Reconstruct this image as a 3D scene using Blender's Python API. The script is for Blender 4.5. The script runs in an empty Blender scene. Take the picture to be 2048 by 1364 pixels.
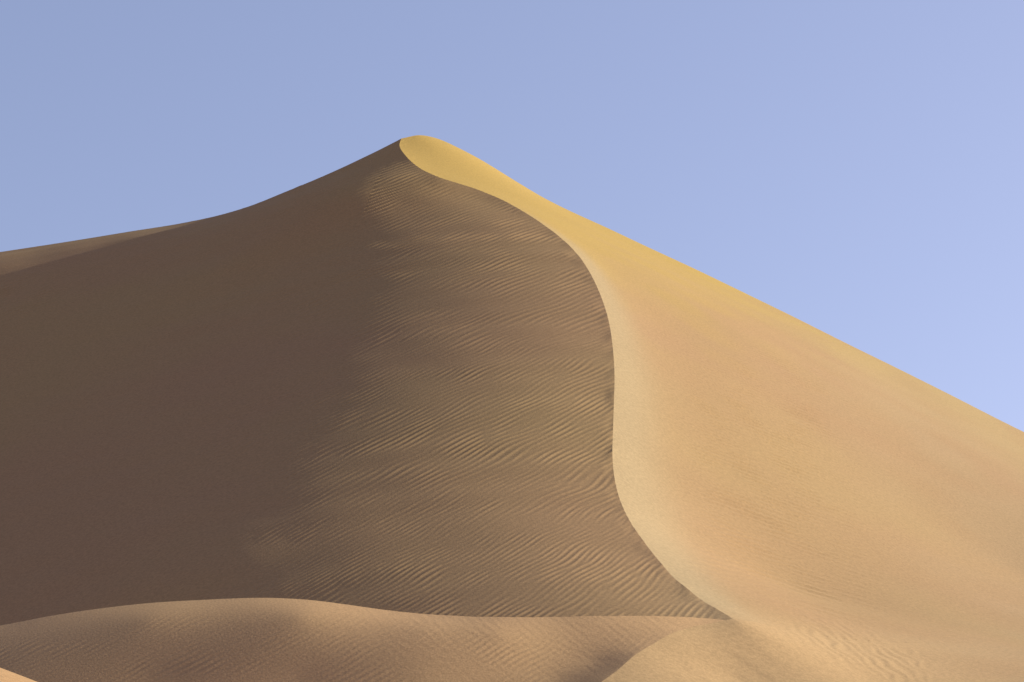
import bpy, math
import numpy as np

# ------------------------------------------------------------------ camera
W, H = 2048.0, 1364.0
LENS = 70.0
F_PX = W * LENS / 36.0
CAM_Z = 6.0
HORIZON_V = 1100.0
PITCH = math.atan((HORIZON_V - H / 2) / F_PX)

scene = bpy.context.scene
cam_data = bpy.data.cameras.new("camera")
cam = bpy.data.objects.new("camera", cam_data)
scene.collection.objects.link(cam)
cam.location = (0, 0, CAM_Z)
cam.rotation_euler = (math.pi / 2 + PITCH, 0, 0)
cam_data.lens = LENS
cam_data.sensor_width = 36.0
cam_data.clip_start = 0.1
cam_data.clip_end = 20000
scene.camera = cam

# ------------------------------------------------------------------ light
SUN_AZ = 20.0      # degrees from +X towards +Y
SUN_EL = 19.5
world = bpy.data.worlds.new("World")
scene.world = world
world.use_nodes = True
wn = world.node_tree.nodes
wl = world.node_tree.links
sky = wn.new("ShaderNodeTexSky")
sky.sky_type = 'NISHITA'
sky.sun_disc = False
sky.sun_elevation = math.radians(SUN_EL)
sky.sun_rotation = math.radians(90.0 - SUN_AZ)
sky.altitude = 300
sky.air_density = 1.0
sky.dust_density = 1.0
sky.ozone_density = 2.0
bg = wn["Background"]
bg.inputs["Strength"].default_value = 0.130
geo = wn.new("ShaderNodeTexCoord")
lift = wn.new("ShaderNodeVectorMath"); lift.operation = 'ADD'
lift.inputs[1].default_value = (0, 0, 0.34)
nrm = wn.new("ShaderNodeVectorMath"); nrm.operation = 'NORMALIZE'
wl.new(geo.outputs["Generated"], lift.inputs[0]); wl.new(lift.outputs[0], nrm.inputs[0])
wl.new(nrm.outputs[0], sky.inputs["Vector"])
tint = wn.new("ShaderNodeMix"); tint.data_type = 'RGBA'; tint.blend_type = 'MULTIPLY'
tint.inputs[0].default_value = 1.0
tint.inputs[7].default_value = (1.26, 1.045, 1.10, 1)
gam = wn.new("ShaderNodeGamma"); gam.inputs[1].default_value = 0.8
wl.new(sky.outputs[0], gam.inputs[0]); wl.new(gam.outputs[0], tint.inputs[6]); wl.new(tint.outputs[2], bg.inputs["Color"])

sun_data = bpy.data.lights.new("sun", 'SUN')
sun_data.energy = 3.7
sun_data.angle = math.radians(0.53)
sun_data.color = (0.89, 1.0, 0.94)
sun = bpy.data.objects.new("sun", sun_data)
scene.collection.objects.link(sun)
a, e = math.radians(SUN_AZ), math.radians(SUN_EL)
LDIR = np.array([math.cos(e) * math.cos(a), math.cos(e) * math.sin(a), math.sin(e)])
from mathutils import Vector
sun.rotation_euler = Vector(-LDIR).to_track_quat('-Z', 'Y').to_euler()
sun.location = (60, 30, 60)

scene.view_settings.view_transform = 'Standard'
scene.view_settings.look = 'None'
scene.view_settings.exposure = 1.0
scene.view_settings.gamma = 1.0

# ------------------------------------------------------------------ helpers
rng = np.random.default_rng(7)


def at(u, v, y):
    """point at world depth y seen at photo pixel (u, v); z relative to the camera height"""
    u = np.asarray(u, float); v = np.asarray(v, float); y = np.asarray(y, float)
    u, v, y = np.broadcast_arrays(u, v, y)
    cx = (u - W / 2) / F_PX
    cz = -(v - H / 2) / F_PX
    dy = math.cos(PITCH) - cz * math.sin(PITCH)
    dz = math.sin(PITCH) + cz * math.cos(PITCH)
    return np.stack([cx / dy * y, y, dz / dy * y], -1)


def project(p):
    y = p[..., 1] * math.cos(PITCH) + p[..., 2] * math.sin(PITCH)
    z = -p[..., 1] * math.sin(PITCH) + p[..., 2] * math.cos(PITCH)
    return np.stack([W / 2 + F_PX * p[..., 0] / y, H / 2 - F_PX * z / y], -1)


def catmull(t, ts, P):
    """smooth (C1, monotone-ish) interpolation of rows P at knots ts"""
    t = np.asarray(t, float); ts = np.asarray(ts, float); P = np.asarray(P, float)
    if P.ndim == 1:
        P = P[:, None]; flat = True
    else:
        flat = False
    h = np.diff(ts)[:, None]
    d = np.diff(P, axis=0) / h
    m = np.zeros_like(P)
    m[1:-1] = (d[:-1] * h[1:] + d[1:] * h[:-1]) / (h[1:] + h[:-1])
    m[0] = d[0]; m[-1] = d[-1]
    i = np.clip(np.searchsorted(ts, t) - 1, 0, len(ts) - 2)
    hh = h[i]; s = ((t - ts[i])[:, None]) / hh
    r = ((2 * s**3 - 3 * s**2 + 1) * P[i] + (s**3 - 2 * s**2 + s) * hh * m[i]
         + (-2 * s**3 + 3 * s**2) * P[i + 1] + (s**3 - s**2) * hh * m[i + 1])
    return r[:, 0] if flat else r


def arclen(P):
    return np.concatenate([[0], np.cumsum(np.linalg.norm(np.diff(P, axis=0), axis=1))])


def px_curve(pix, depth, n):
    """pix: list of (u, v), depth: world y of each; n points evenly spaced in the photo"""
    pix = np.asarray(pix, float)
    s = arclen(pix)
    ss = np.linspace(0, s[-1], n)
    uv = catmull(ss, s, pix)
    yy = catmull(ss, s, np.asarray(depth, float))
    return at(uv[:, 0], uv[:, 1], yy)


def tps(*groups):
    """groups of (points, smoothing)"""
    return TPS(np.concatenate([g[0] for g in groups]), np.concatenate([np.full(len(g[0]), g[1]) for g in groups]))


class TPS:
    """thin-plate height field through scattered points"""
    def __init__(self, pts, lam=1e-3):
        pts = np.asarray(pts, float)
        self.c = pts[:, :2].mean(0); self.k = 30.0
        q = (pts[:, :2] - self.c) / self.k
        n = len(q)
        A = np.zeros((n + 3, n + 3))
        A[:n, :n] = self._phi(q, q) + np.diag(np.broadcast_to(lam, (n,)))
        A[:n, n] = 1; A[:n, n + 1:] = q
        A[n:, :n] = A[:n, n:].T
        b = np.zeros(n + 3); b[:n] = pts[:, 2]
        self.w = np.linalg.solve(A, b); self.q = q

    @staticmethod
    def _phi(a, b):
        r2 = ((a[:, None, :] - b[None, :, :]) ** 2).sum(-1)
        return 0.5 * r2 * np.log(r2 + 1e-12)

    def __call__(self, xy):
        sh = xy.shape[:-1]
        q = (xy.reshape(-1, 2) - self.c) / self.k
        out = np.empty(len(q))
        n = len(self.q)
        for i in range(0, len(q), 20000):
            j = q[i:i + 20000]
            out[i:i + 20000] = self._phi(j, self.q) @ self.w[:n] + self.w[n] + j @ self.w[n + 1:]
        return out.reshape(sh)


def sstep(x, a, b):
    t = np.clip((x - a) / (b - a), 0, 1)
    return t * t * (3 - 2 * t)


def waves(p, lam, seed, n=18, stretch=(1, 1, 1)):
    """smooth random field of unit variance, feature size lam"""
    r = np.random.default_rng(seed)
    out = np.zeros(p.shape[:-1])
    for _ in range(n):
        d = r.normal(size=3); d /= np.linalg.norm(d)
        k = d * 2 * math.pi / lam * r.uniform(0.6, 1.5) / np.array(stretch)
        out += np.cos(p @ k + r.uniform(0, 6.283))
    return out * math.sqrt(2.0 / n)


def ripple(p, ang, lam, seed, n=22, dang=9.0, dlam=0.13, depth_k=0.0, bend=None):
    """narrow-band random ripples: crests run along the direction `ang` (degrees above +X in
    the X-Z plane); returns height in about -1..1 and the local band amplitude"""
    r = np.random.default_rng(seed)
    acc = np.zeros(p.shape[:-1], complex)
    q = p if bend is None else p + bend
    for _ in range(n):
        aa = math.radians(ang + r.normal() * dang)
        kk = 2 * math.pi / (lam * (1 + r.normal() * dlam))
        k = np.array([-math.sin(aa), depth_k, math.cos(aa)]) * kk
        acc += np.exp(1j * (q @ k + r.uniform(0, 6.283)))
    amp = np.abs(acc) / math.sqrt(n)
    ph = np.angle(acc)
    h = np.cos(ph) + 0.22 * np.cos(2 * ph + 0.9)
    return h * np.clip(amp, 0, 1.4) ** 0.8, amp


def grid_faces(nr, nc, off=0, flip=False):
    i = np.arange(nr - 1)[:, None] * nc + np.arange(nc - 1)[None, :]
    f = np.stack([i, i + 1, i + nc + 1, i + nc], -1).reshape(-1, 4) + off
    return f[:, ::-1] if flip else f


def mesh_object(name, parts, mat, label, tones=None):
    """parts: list of (nr, nc, 3) grids -> one mesh; every face turned to point upwards"""
    V, Fc, off = [], [], 0
    for g in parts:
        nr, nc = g.shape[:2]
        f = grid_faces(nr, nc, off)
        v = g.reshape(-1, 3)
        a_, b_, c_ = v[f[:, 0] - off], v[f[:, 1] - off], v[f[:, 3] - off]
        nz = np.cross(b_ - a_, c_ - a_)[:, 2]
        if np.median(nz) < 0:
            f = f[:, ::-1]
        V.append(v); Fc.append(f); off += nr * nc
    V = np.concatenate(V); Fc = np.concatenate(Fc)
    V = V + np.array([0, 0, CAM_Z])
    me = bpy.data.meshes.new(name)
    me.vertices.add(len(V)); me.vertices.foreach_set("co", V.astype(np.float32).ravel())
    me.loops.add(Fc.size); me.loops.foreach_set("vertex_index", Fc.astype(np.int32).ravel())
    me.polygons.add(len(Fc))
    me.polygons.foreach_set("loop_start", np.arange(0, Fc.size, 4, dtype=np.int32))
    me.polygons.foreach_set("loop_total", np.full(len(Fc), 4, np.int32))
    me.polygons.foreach_set("use_smooth", np.ones(len(Fc), bool))
    me.update(calc_edges=True)
    for key, vals in (tones or {}).items():
        at_ = me.attributes.new(key, 'FLOAT', 'POINT')
        at_.data.foreach_set("value", np.concatenate([v.ravel() for v in vals]).astype(np.float32))
    me.materials.append(mat)
    o = bpy.data.objects.new(name, me)
    scene.collection.objects.link(o)
    o["kind"] = "structure"
    o["label"] = label
    return o


# ------------------------------------------------------------------ sand
def sand_material(name, k=(1, 1, 1), sp=8.5):
    m = bpy.data.materials.new(name); m.use_nodes = True
    nt = m.node_tree; N = nt.nodes; L = nt.links
    b = N["Principled BSDF"]
    b.inputs["Roughness"].default_value = 0.95
    b.inputs["Specular IOR Level"].default_value = 0.12
    tc = N.new("ShaderNodeNewGeometry")

    def noise(scale, detail=3, rough=0.5):
        n = N.new("ShaderNodeTexNoise"); n.inputs["Scale"].default_value = scale
        n.inputs["Detail"].default_value = detail; n.inputs["Roughness"].default_value = rough
        L.new(tc.outputs["Position"], n.inputs["Vector"]); return n.outputs["Fac"]

    def ramp(fac, lo, hi, c0, c1):
        r = N.new("ShaderNodeValToRGB")
        r.color_ramp.elements[0].position = lo; r.color_ramp.elements[0].color = (*c0, 1)
        r.color_ramp.elements[1].position = hi; r.color_ramp.elements[1].color = (*c1, 1)
        L.new(fac, r.inputs[0]); return r.outputs[0]

    big = ramp(noise(0.06, 3), 0.35, 0.65, tuple(np.multiply((0.425, 0.221, 0.096), k)), tuple(np.multiply((0.425, 0.235, 0.094), k)))
    # per-vertex tone: yellower towards the windward summit and skyline, paler along the crest
    for key, col in (("yellow", (0.47, 0.266, 0.066, 1)), ("pale", (0.455, 0.284, 0.136, 1)), ("toe_light", (0.49, 0.272, 0.117, 1))):  # last tone puts sunlight on the toe slope into the sand colour
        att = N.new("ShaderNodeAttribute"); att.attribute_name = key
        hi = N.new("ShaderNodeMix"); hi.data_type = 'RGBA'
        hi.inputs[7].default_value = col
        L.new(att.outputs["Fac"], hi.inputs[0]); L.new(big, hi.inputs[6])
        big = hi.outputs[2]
    grain = ramp(noise(24, 2, 0.7), 0.25, 0.75, (0.84, 0.84, 0.84), (1.10, 1.10, 1.10))
    speck = ramp(noise(sp, 1, 0.5), 0.28, 0.72, (0.90, 0.90, 0.90), (1.09, 1.09, 1.09))
    m0 = N.new("ShaderNodeMix"); m0.data_type = 'RGBA'; m0.blend_type = 'MULTIPLY'
    m0.inputs[0].default_value = 1.0
    L.new(grain, m0.inputs[6]); L.new(speck, m0.inputs[7]); grain = m0.outputs[2]
    mul = N.new("ShaderNodeMix"); mul.data_type = 'RGBA'; mul.blend_type = 'MULTIPLY'
    mul.inputs[0].default_value = 1.0
    L.new(big, mul.inputs[6]); L.new(grain, mul.inputs[7])
    L.new(mul.outputs[2], b.inputs["Base Color"])
    bp = N.new("ShaderNodeBump"); bp.inputs["Strength"].default_value = 0.35
    bp.inputs["Distance"].default_value = 0.02
    L.new(noise(14, 3, 0.6), bp.inputs["Height"])
    L.new(bp.outputs[0], b.inputs["Normal"])
    return m


SAND = sand_material("sand")
LIT_SAND = sand_material("lit_sand", (1.25, 1.24, 1.31), 15)  # spur sand raised in colour to stand in for sunlight on its crest

# ------------------------------------------------------------------ the ridges, as curves in space
# front arm: from the junction at its foot up to the peak; its depth follows from a crest slope
crest_px = [(1475, 1243), (1440, 1222), (1390, 1190), (1345, 1152), (1318, 1122), (1290, 1086), (1262, 1046),
            (1242, 1005), (1230, 962), (1225, 915), (1226, 860), (1228, 800), (1229, 750), (1226, 700),
            (1218, 645), (1204, 598), (1185, 555), (1160, 515), (1130, 483), (1095, 455), (1050, 425),
            (1005, 400), (960, 381), (915, 366), (872, 352), (838, 335), (812, 312), (799, 290), (803, 277)]
Y_J = 57.0
crest_y = [Y_J]
for i in range(1, len(crest_px)):
    p0 = at(*crest_px[i - 1], crest_y[-1])
    v = crest_px[i][1]
    slope = np.interp(v, [270, 350, 420, 500, 900, 1000, 1130, 1240], [0.50, 0.42, 0.42, 0.44, 0.40, 0.33, 0.25, 0.20])
    best = None
    for dy in np.linspace(0.02, 8, 800):
        p1 = at(*crest_px[i], crest_y[-1] + dy)
        err = abs((p1[2] - p0[2]) - slope * np.hypot(*(p1 - p0)[:2]))
        if best is None or err < best[0]:
            best = (err, crest_y[-1] + dy)
    crest_y.append(best[1])
Y_P = crest_y[-1]

N_C = 760
crest = px_curve(crest_px[::-1], crest_y[::-1], N_C)                 # peak -> junction
P_PEAK, P_J = crest[0], crest[-1]

left_px = [(-900, 640), (-500, 578), (-250, 540), (0, 504), (150, 481), (260, 463), (360, 447), (440, 430),
           (500, 412), (570, 384), (640, 355), (700, 328), (760, 299), (803, 277)]
left_y = [Y_P + 8.2, Y_P + 6.6, Y_P + 5.6, Y_P + 4.5, Y_P + 3.7, Y_P + 3.0, Y_P + 2.3, Y_P + 1.7, Y_P + 1.3, Y_P + .8,
          Y_P + .5, Y_P + .25, Y_P + .1, Y_P]
N_L = 560
left_arm = px_curve(left_px, left_y, N_L)                            # far left -> peak

right_px = [(803, 277), (822, 271), (850, 272), (880, 280), (920, 297), (970, 324), (1030, 361), (1100, 402),
            (1200, 449), (1300, 496), (1400, 543), (1500, 591), (1600, 640), (1700, 690), (1800, 739), (1900, 789),
            (2048, 864), (2300, 985), (2700, 1160), (3100, 1215)]
right_y = np.interp([p[0] for p in right_px], [803, 870, 1000, 1500, 2048, 3100],
                    [Y_P, Y_P + 3, Y_P + 5, Y_P + 4, Y_P - 2, Y_P - 8])
right_arm = px_curve(right_px, right_y, 500)

base_px = [(-900, 1330), (-300, 1310), (0, 1300), (400, 1292), (650, 1290), (900, 1288), (1100, 1280), (1250, 1270), (1350, 1260),
           (1420, 1251), (1475, 1243)]
base_y = [79, 70, 65.5, 61.2, 59.0, 57.4, 57.0, 57.1, 57.3, 57.3, Y_J]

spur_px = [(-900, 1330), (-500, 1300), (-250, 1275), (0, 1251), (100, 1232), (200, 1217), (300, 1206), (400, 1200),
           (550, 1196), (620, 1200), (700, 1210), (780, 1221), (850, 1228), (920, 1232), (1000, 1234), (1100, 1234),
           (1200, 1232), (1350, 1233), (1420, 1237), (1475, 1243)]
spur_y = np.interp([p[0] for p in spur_px], [-900, 0, 600, 1000, 1250, 1350, 1420, 1475], [62, 58.2, 56.2, 55.2, 55.8, 56.5, 57.0, Y_J])
toe_px = [(1475, 1243), (1420, 1247), (1380, 1255), (1345, 1266), (1305, 1288), (1270, 1310), (1235, 1340), (1200, 1366),
          (1130, 1425), (1060, 1490)]
toe_y = np.interp([p[1] for p in toe_px], [1243, 1247, 1255, 1266, 1310, 1364, 1490], [Y_J, 56.5, 55.8, 55.0, 52.9, 50.8, 48.2])
N_T = 220
toe = px_curve(toe_px, toe_y, N_T)                                   # junction -> towards the camera

# ------------------------------------------------------------------ lee face (left of the front arm)
base_curve = px_curve(base_px, base_y, 300)
lxy = LDIR[:2] / np.linalg.norm(LDIR[:2])
# the face rolls over gently beside the crest, then steepens to the slip slope away from it
roll = []
ax, ay, az = left_arm[:, 0], left_arm[:, 1], left_arm[:, 2]
for p in crest[60:-24:22]:
    w = np.interp(p[2], [-3, 3, 12, 18, 23], [11.0, 20.0, 20.0, 16, 11])
    g0 = np.interp(p[2], [-3, 0, 3, 18, 23], [-0.02, 0.01, 0.05, 0.09, 0.13])
    g1 = np.interp(p[2], [-3, 3, 12, 20, 23], [0.39, 0.43, 0.44, 0.45, 0.46])
    for d in (2.2, 5.0, 8.5, 12.5, 16.0):
        dd = np.linspace(0, d, 60)
        z = p[2] - d * np.mean(g0 + (g1 - g0) * (1 - (1 - np.clip(dd / w, 0, 1)) ** 1.5))
        q = np.array([p[0] - lxy[0] * d, p[1] - lxy[1] * d, z])
        ya, za = np.interp(q[0], ax, ay), np.interp(q[0], ax, az)
        if q[0] < crest[0, 0] + 1.0:
            if ya - q[1] < 9.0:
                continue
            q[2] = np.clip(q[2], za - 0.58 * (ya - q[1]), za - 0.40 * (ya - q[1]))
        if z > -4.0:
            roll.append(q)
roll = np.array(roll)
rim = at([-900, -600, -300, -100, 60, 200, 330], [640, 593, 548, 519, 496, 474, 452], Y_P + np.array([8.2, 7.0, 5.8, 5.0, 4.3, 3.4, 2.5])) + np.array([0, -4.0, -1.15])
far_base = at([-900, -300, 0, 300], [1330, 1305, 1300, 1295], [82, 73, 68.5, 65])
lee = tps((crest[:-4:9], 1e-5), (crest[-1:], 1e-5), (left_arm[:-14:14], 1e-5), (roll, 6e-3), (rim, 2e-3), (far_base, 2e-3))

top = np.concatenate([left_arm[:-1], crest])
n_top = len(top)
s_top = np.linspace(0, 1, n_top)
tP = (N_L - 1) / (n_top - 1)
# matching point on the base for every point of the top edge
kc = lambda f: tP + (1 - tP) * f
tb = catmull(s_top, [0, tP * 0.45, tP, kc(.41), kc(.555), kc(.665), kc(.78), kc(.88), 1], [0, 0.30, 0.55, 0.70, 0.76, 0.83, 0.90, 0.955, 1])
bs = arclen(base_curve)
bot = catmull(tb * bs[-1], bs, base_curve)
NS = 520
sv = np.linspace(0, 1, NS)
plan = top[None, :, :2] * (1 - sv)[:, None, None] + bot[None, :, :2] * sv[:, None, None]
zA = lee(plan)
fix = (top[:, 2] - zA[0])
ker = np.hanning(81); ker /= ker.sum()
fsm = np.convolve(np.pad(fix, 40, mode='edge'), ker, mode='valid')
zA = zA + fsm[None, :] * (1 - sv[:, None]) ** 3 + (fix - fsm)[None, :] * np.exp(-sv[:, None] * 60)
A = np.concatenate([plan, zA[..., None]], -1)
uvA = project(A)
uA, vA = uvA[..., 0], uvA[..., 1]

# broad swells, then wind ripples
edge = sstep(np.hypot(*(np.moveaxis(plan - plan[:1], -1, 0))), 0, 1.5)
A[..., 2] += 0.010 * waves(A, 2.2, 3, stretch=(3.0, 1.5, 1)) * edge
bend = np.zeros_like(A)
wv = waves(A, 3.2, 11, stretch=(1.4, 1.4, 1.0)); bend[..., 2] = 0.05 * wv
rip = np.zeros(A.shape[:2]); zz = A[..., 2]
for lam, lo, hi, sd in ((0.24, 9.5, 99, 5), (0.188, 1.5, 9.5, 6), (0.142, -99, 1.5, 8)):
    wgt = sstep(zz, lo - 2.5, lo + 2.5) * (1 - sstep(zz, hi - 2.5, hi + 2.5))
    rip += wgt * lam / 0.188 * ripple(A, 29.5, lam, sd, dang=3.0, dlam=0.075, bend=bend)[0]
m_left = 1.3 * np.exp(-((uA + 20) / 130) ** 2 - ((vA - 590) / 45) ** 2) + sstep(uA, 150, 750) * 0.6 + 0.4
patch = np.clip(0.9 + 0.33 * waves(A, 2.6, 21, stretch=(2.6, 2.0, 0.8)), 0.2, 1.3)
amA = 0.0088 * (0.55 + 0.45 * edge) * (1 + 0.35 * sstep(A[..., 2], 12, 18)) * m_left * patch * (1 - 0.9 * sstep(s_top, 0.955, 1.0))[None]
dispA = rip * amA
A[..., 2] += dispA
clen = arclen(crest)
jag = np.zeros(N_C); jr = np.random.default_rng(12)
for lam_, am_ in ((0.6, 0.0008), (1.3, 0.0018), (3.2, 0.006)):
    for _ in range(7):
        jag += am_ * math.sqrt(2 / 7) * np.cos(clen * 2 * math.pi / (lam_ * jr.uniform(0.75, 1.35)) + jr.uniform(0, 6.28))
jag *= np.interp(np.arange(N_C), [0, 60, 250, 500, 680, N_C], [0, 0.3, 0.6, 1.0, 1.4, 0.2])
dA = np.hypot(*(np.moveaxis(plan[:, N_L - 1:] - plan[:1, N_L - 1:], -1, 0)))
A[:, N_L - 1:, 2] += jag[None] * np.exp(-dA / 0.8)
crest_notch = dispA[0, N_L - 1:] + jag

# ------------------------------------------------------------------ windward face (right of the front arm)
wind_pts = [(1475, 1364, 53.7), (1750, 1364, 56.6), (2048, 1364, 60.5), (2700, 1390, 66),
            (1475, 1500, 46), (2048, 1500, 47), (2700, 1500, 52),
            (2048, 1150, 87), (1750, 1230, 69), (2700, 1240, 92), (3100, 1270, 110)]
wp = at([p[0] for p in wind_pts], [p[1] for p in wind_pts], [p[2] for p in wind_pts])
wroll = []
for p in crest[260:-170:24]:
    k = np.interp(p[2], [-2, 1, 12, 18], [0.4, 1, 1, 0.6])
    for d in (1.2, 2.6, 4.2, 6.0):
        dd = np.linspace(0, d, 40)
        g = 0.36 + k * 0.08 * (1 - sstep(dd, 2.0, 4.5))
        wroll.append([p[0] + lxy[0] * d, p[1] + lxy[1] * d, p[2] - d * g.mean()])
windward = tps((crest[:-4:9], 1e-5), (crest[-1:], 1e-5), (right_arm[6::14], 1e-5), (toe[8::10], 1e-5), (np.array(wroll), 2e-3), (wp, 2e-3))
edgeL = np.concatenate([crest, toe[1:]])
right_edge_px = [(2700, 1160), (3100, 1215), (3000, 1330), (2700, 1500)]
ra = arclen(right_arm[:, :2])
re_extra = at([3100, 3000, 2800, 2500], [1270, 1330, 1440, 1600], [100, 82, 62, 46])
edgeR = np.concatenate([right_arm, re_extra])
er = arclen(project(edgeR))
n_l = len(edgeL)
sl = np.linspace(0, 1, n_l)
cJ = (N_C - 1) / (n_l - 1)
k_end = arclen(project(right_arm))[-1] / er[-1]
tr = np.interp(sl, [0, cJ * 0.30, cJ * 0.6, cJ * 0.9, cJ, 1], [0, 0.25, 0.45, 0.66, 0.76, 1.0])
opp = catmull(tr * er[-1], er, edgeR)
NB = 480
sb = np.linspace(0, 1, NB) ** 1.25
planB = edgeL[None, :, :2] * (1 - sb)[:, None, None] + opp[None, :, :2] * sb[:, None, None]
zB = windward(planB)
fB = edgeL[:, 2] - zB[0]
fBs = np.convolve(np.pad(fB, 40, mode='edge'), ker, mode='valid')
zB += fBs[None, :] * (1 - sb[:, None]) ** 6 + (fB - fBs)[None, :] * np.exp(-sb[:, None] * 120)
B = np.concatenate([planB, zB[..., None]], -1)
uvB = project(B); uB, vB = uvB[..., 0], uvB[..., 1]
dist = np.hypot(*(np.moveaxis(planB - planB[:1], -1, 0)))
B[..., 2] += 0.012 * waves(B, 5.0, 31, stretch=(1.5, 1.5, 1.0)) * sstep(dist, 0, 3)
notch = np.concatenate([crest_notch, np.zeros(len(toe) - 1)])
B[..., 2] += notch[None, :] * np.exp(-dist / 0.4)
ripB, ampB = ripple(B, -15.5, 0.165, 15, dang=2.0, dlam=0.10)
mB = sstep(uB, 1340, 1420) * (1 - sstep(uB, 1560 , 1800 )) * sstep(vB, 640, 800) * (1 - sstep(vB - (uB - 1400) * 0.45, 1080, 1180))
pB = np.clip(0.75 + 0.4 * waves(B, 4, 41), 0.1, 1.2)
B[..., 2] += ripB * 0.021 * (mB * pB + 0.06)
bend = np.zeros_like(B); bend[..., 0] = 0.08 * waves(B, 1.6, 51)
rip2, _ = ripple(B, -52, 0.26, 25, dang=9, bend=bend)
m2 = np.exp(-((uB - 1730) / 140) ** 2 - ((vB - 1300 - (uB - 1730) * 0.33) / 42) ** 2)
B[..., 2] += rip2 * 0.011 * m2
rip3, _ = ripple(B, -33, 0.45, 35, dang=4)
m3 = np.exp(-((uB - 1450) / 110) ** 2) * sstep(vB, 1262, 1300)
B[..., 2] += rip3 * 0.006 * m3

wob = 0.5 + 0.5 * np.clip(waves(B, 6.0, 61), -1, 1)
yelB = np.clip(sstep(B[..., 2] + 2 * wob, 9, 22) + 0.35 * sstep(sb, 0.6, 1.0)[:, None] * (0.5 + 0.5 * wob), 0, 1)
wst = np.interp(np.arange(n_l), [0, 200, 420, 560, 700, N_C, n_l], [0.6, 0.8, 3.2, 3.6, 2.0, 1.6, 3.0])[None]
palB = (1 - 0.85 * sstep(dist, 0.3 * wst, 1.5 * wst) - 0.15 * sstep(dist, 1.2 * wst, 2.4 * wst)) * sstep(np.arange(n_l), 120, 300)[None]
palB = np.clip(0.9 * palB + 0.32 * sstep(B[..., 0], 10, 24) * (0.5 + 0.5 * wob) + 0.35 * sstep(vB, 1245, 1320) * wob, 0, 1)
litB = 0.9 * sstep(np.arange(n_l), N_C - 60, N_C + 20)[None] * np.ones((NB, 1)) * (1 - sstep(dist, 8, 20))

# ------------------------------------------------------------------ spur in front of the lee face
spur = px_curve(spur_px, spur_y, 900)                                # far left -> junction
face_pts = []
for u, yc, yf in ((-900, 62, 57.0), (-400, 60, 54.6), (0, 58.2, 53.1), (300, 57.2, 52.4), (600, 56.2, 51.9), (850, 55.5, 51.55),
                  (1000, 55.2, 51.85), (1110, 55.4, 52.1)):
    vc = float(np.interp(u, [q[0] for q in spur_px], [q[1] for q in spur_px]))
    if u < 1100:
        face_pts += [(u, vc + 30, yc - 0.42 * (yc - yf)), (u, 1490, yf - 2.5)]
    face_pts += [(u, max(1364, vc + 100), yf)]
face_pts += [(1190, 1330, 53.0)]
fp = at([p[0] for p in face_pts], [p[1] for p in face_pts], [p[2] for p in face_pts])
spur_f = tps((spur[:-4:14], 1e-5), (spur[-1:], 1e-5), (toe[6::8], 1e-5), (fp, 2e-3))
sp = arclen(project(spur))
toe_uv = arclen(project(toe))
foot = np.concatenate([at([-900, -300, 200, 700], [1490] * 4, [54.5, 51, 48.8, 48.0]), toe[::-1]])
fs = arclen(project(foot))
tt = np.linspace(0, 1, len(spur))
kf = arclen(project(foot))[3] / fs[-1]
tf = np.interp(tt, [0, 0.75, 0.9, 1], [0, kf * 1.02, 0.86, 1])
fo = catmull(tf * fs[-1], fs, foot)
NF = 170
sf = np.linspace(0, 1, NF)
planF = spur[None, :, :2] * (1 - sf)[:, None, None] + fo[None, :, :2] * sf[:, None, None]
zF = spur_f(planF)
zF += (spur[:, 2] - zF[0])[None] * (1 - sf[:, None]) ** 3
Fg = np.concatenate([planF, zF[..., None]], -1)
uvF = project(Fg)
dF = np.hypot(*(np.moveaxis(planF - planF[:1], -1, 0)))
bend = np.zeros_like(Fg); bend[..., 2] = 0.02 * waves(Fg, 2.0, 71)
r4, _ = ripple(Fg, 25, 0.13, 45, dang=3, dlam=0.11, bend=bend)
mF = np.clip(0.7 + 0.4 * waves(Fg, 3, 81), 0.1, 1.2) * sstep(uvF[..., 1] - np.interp(uvF[..., 0], [p[0] for p in spur_px], [p[1] for p in spur_px]), 10, 70)
Fg[..., 2] += r4 * 0.0055 * mF * (1 - sstep(uvF[..., 0], 1150, 1420))
r5, _ = ripple(Fg, -18, 0.15, 55, dang=14, dlam=0.25)
Fg[..., 2] += r5 * 0.0022 * sstep(uvF[..., 0], 400, 1000) * (1 - sstep(dF, 2, 5)) * (1 - sstep(uvF[..., 0], 1380, 1470))
# hidden hollow between spur and lee face
NH = 24
sh = np.linspace(0, 1, NH)
hb = catmull(np.linspace(0, 1, 300) * bs[-1], bs, base_curve)
hb[:, 2] = lee(hb[:, :2])
hs = px_curve(spur_px, spur_y, 300)
hol = hs[None] * (1 - sh)[:, None, None] + hb[None] * sh[:, None, None]
hol[..., 2] -= 0.9 * np.sin(math.pi * sh)[:, None] * np.clip(np.linalg.norm(hs - hb, axis=1) / 12, 0, 1)[None]


# ------------------------------------------------------------------ far side of the arms
def back_slope(curve, dx, slope, length, n=30, round_w=0.0):
    d = np.linspace(0, 1, n) ** 1.5 * length
    g = np.repeat(curve[None], n, 0).copy()
    g[..., 1] += d[:, None]
    g[..., 0] += d[:, None] * dx
    g[..., 2] -= (slope * d)[:, None]
    return g


backL = back_slope(left_arm[::4], -0.15, 0.45, 75)
k_arm = np.searchsorted(tr, k_end)
backR = back_slope(np.concatenate([left_arm[-1:], B[-1, 4:k_arm:2]]), 0.15, 0.42, 80)

def skirt(curve, dx, dy, slope=0.38, n=24):
    """slope running on from an open edge down into the desert floor"""
    d = np.linspace(0, 1, n) ** 1.4 * 14.0
    g = np.repeat(curve[None], n, 0).copy()
    g[..., 0] += d[:, None] * dx; g[..., 1] += d[:, None] * dy
    g[..., 2] -= (slope * d * np.hypot(dx, dy))[:, None]
    return g


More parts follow.
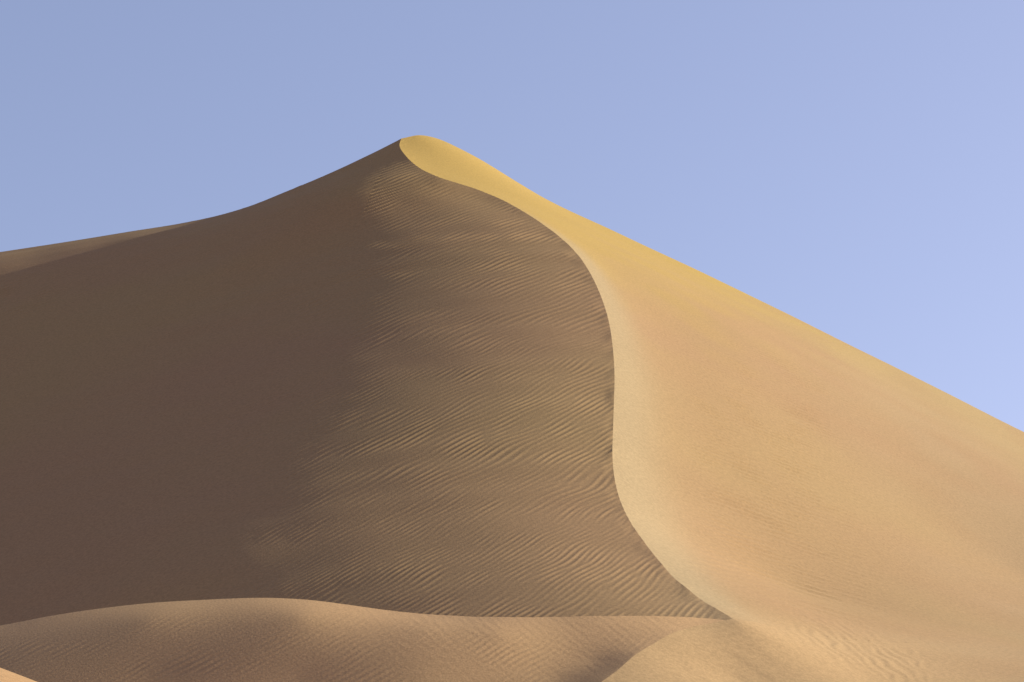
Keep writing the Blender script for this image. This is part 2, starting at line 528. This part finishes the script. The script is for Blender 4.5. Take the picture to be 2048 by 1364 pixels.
sk_front = skirt(B[::6, -1], 0.0, -1.0)
sk_right = skirt(B[-1, k_arm - 4::3], 1.0, -0.25)
n_foot = int(np.searchsorted(tf, fs[4] / fs[-1]))
sk_foot = skirt(np.concatenate([Fg[-1, :n_foot:4], B[:1, -1]]), 0.0, -1.0)
corner = np.concatenate([skirt(Fg[-1:, 0], -math.cos(q), -math.sin(q)) for q in np.linspace(0.197, math.pi / 2, 12)], 1)
sk_left = skirt(Fg[::3, 0], -1.0, -0.2)
zero = lambda g: np.zeros(g.shape[:2])

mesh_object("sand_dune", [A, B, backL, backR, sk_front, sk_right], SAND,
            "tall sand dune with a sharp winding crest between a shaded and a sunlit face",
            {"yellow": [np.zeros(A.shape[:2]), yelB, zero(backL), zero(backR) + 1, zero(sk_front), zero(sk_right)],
             "toe_light": [zero(A), litB, zero(backL), zero(backR), zero(sk_front) + 0.9, zero(sk_right)],
             "pale": [0.35 * sstep(s_top, 0.9, 1.0)[None] * np.ones((NS, 1)), palB, zero(backL), zero(backR), zero(sk_front), zero(sk_right)]})
mesh_object("dune_spur", [Fg, hol, sk_foot, sk_left, corner], LIT_SAND,
            "low rounded sand ridge running across the foot of the tall dune")

# ------------------------------------------------------------------ small mound close by on the left
gu = np.linspace(-24, 24, 160)
MX, MY = np.meshgrid(gu, gu)
mr2 = (MX / 6.4) ** 2 + (MY / 8.0) ** 2
M = np.stack([MX - 13.5, MY + 36.0, -6.1 + 4.8 * np.exp(-mr2 / 2)], -1)
M[..., 2] += 0.004 * ripple(M, 20, 0.2, 91)[0]
mesh_object("sand_mound", [M], SAND, "small rounded sand mound in front of the low ridge, lit from the side")

# ------------------------------------------------------------------ desert floor out to the horizon
gx = np.sinh(np.linspace(-5.2, 5.2, 320)) / np.sinh(5.2) * 6000
gy = np.sinh(np.linspace(-5.2, 5.2, 320)) / np.sinh(5.2) * 6000
X, Y = np.meshgrid(gx, gy + 20)
Z = 0.2 + 4.1 * np.exp(-(X**2 + Y**2) / 15.0**2) - CAM_Z
G = np.stack([X, Y, Z], -1)
mesh_object("desert_ground", [G], SAND, "open sandy desert floor reaching to the horizon")
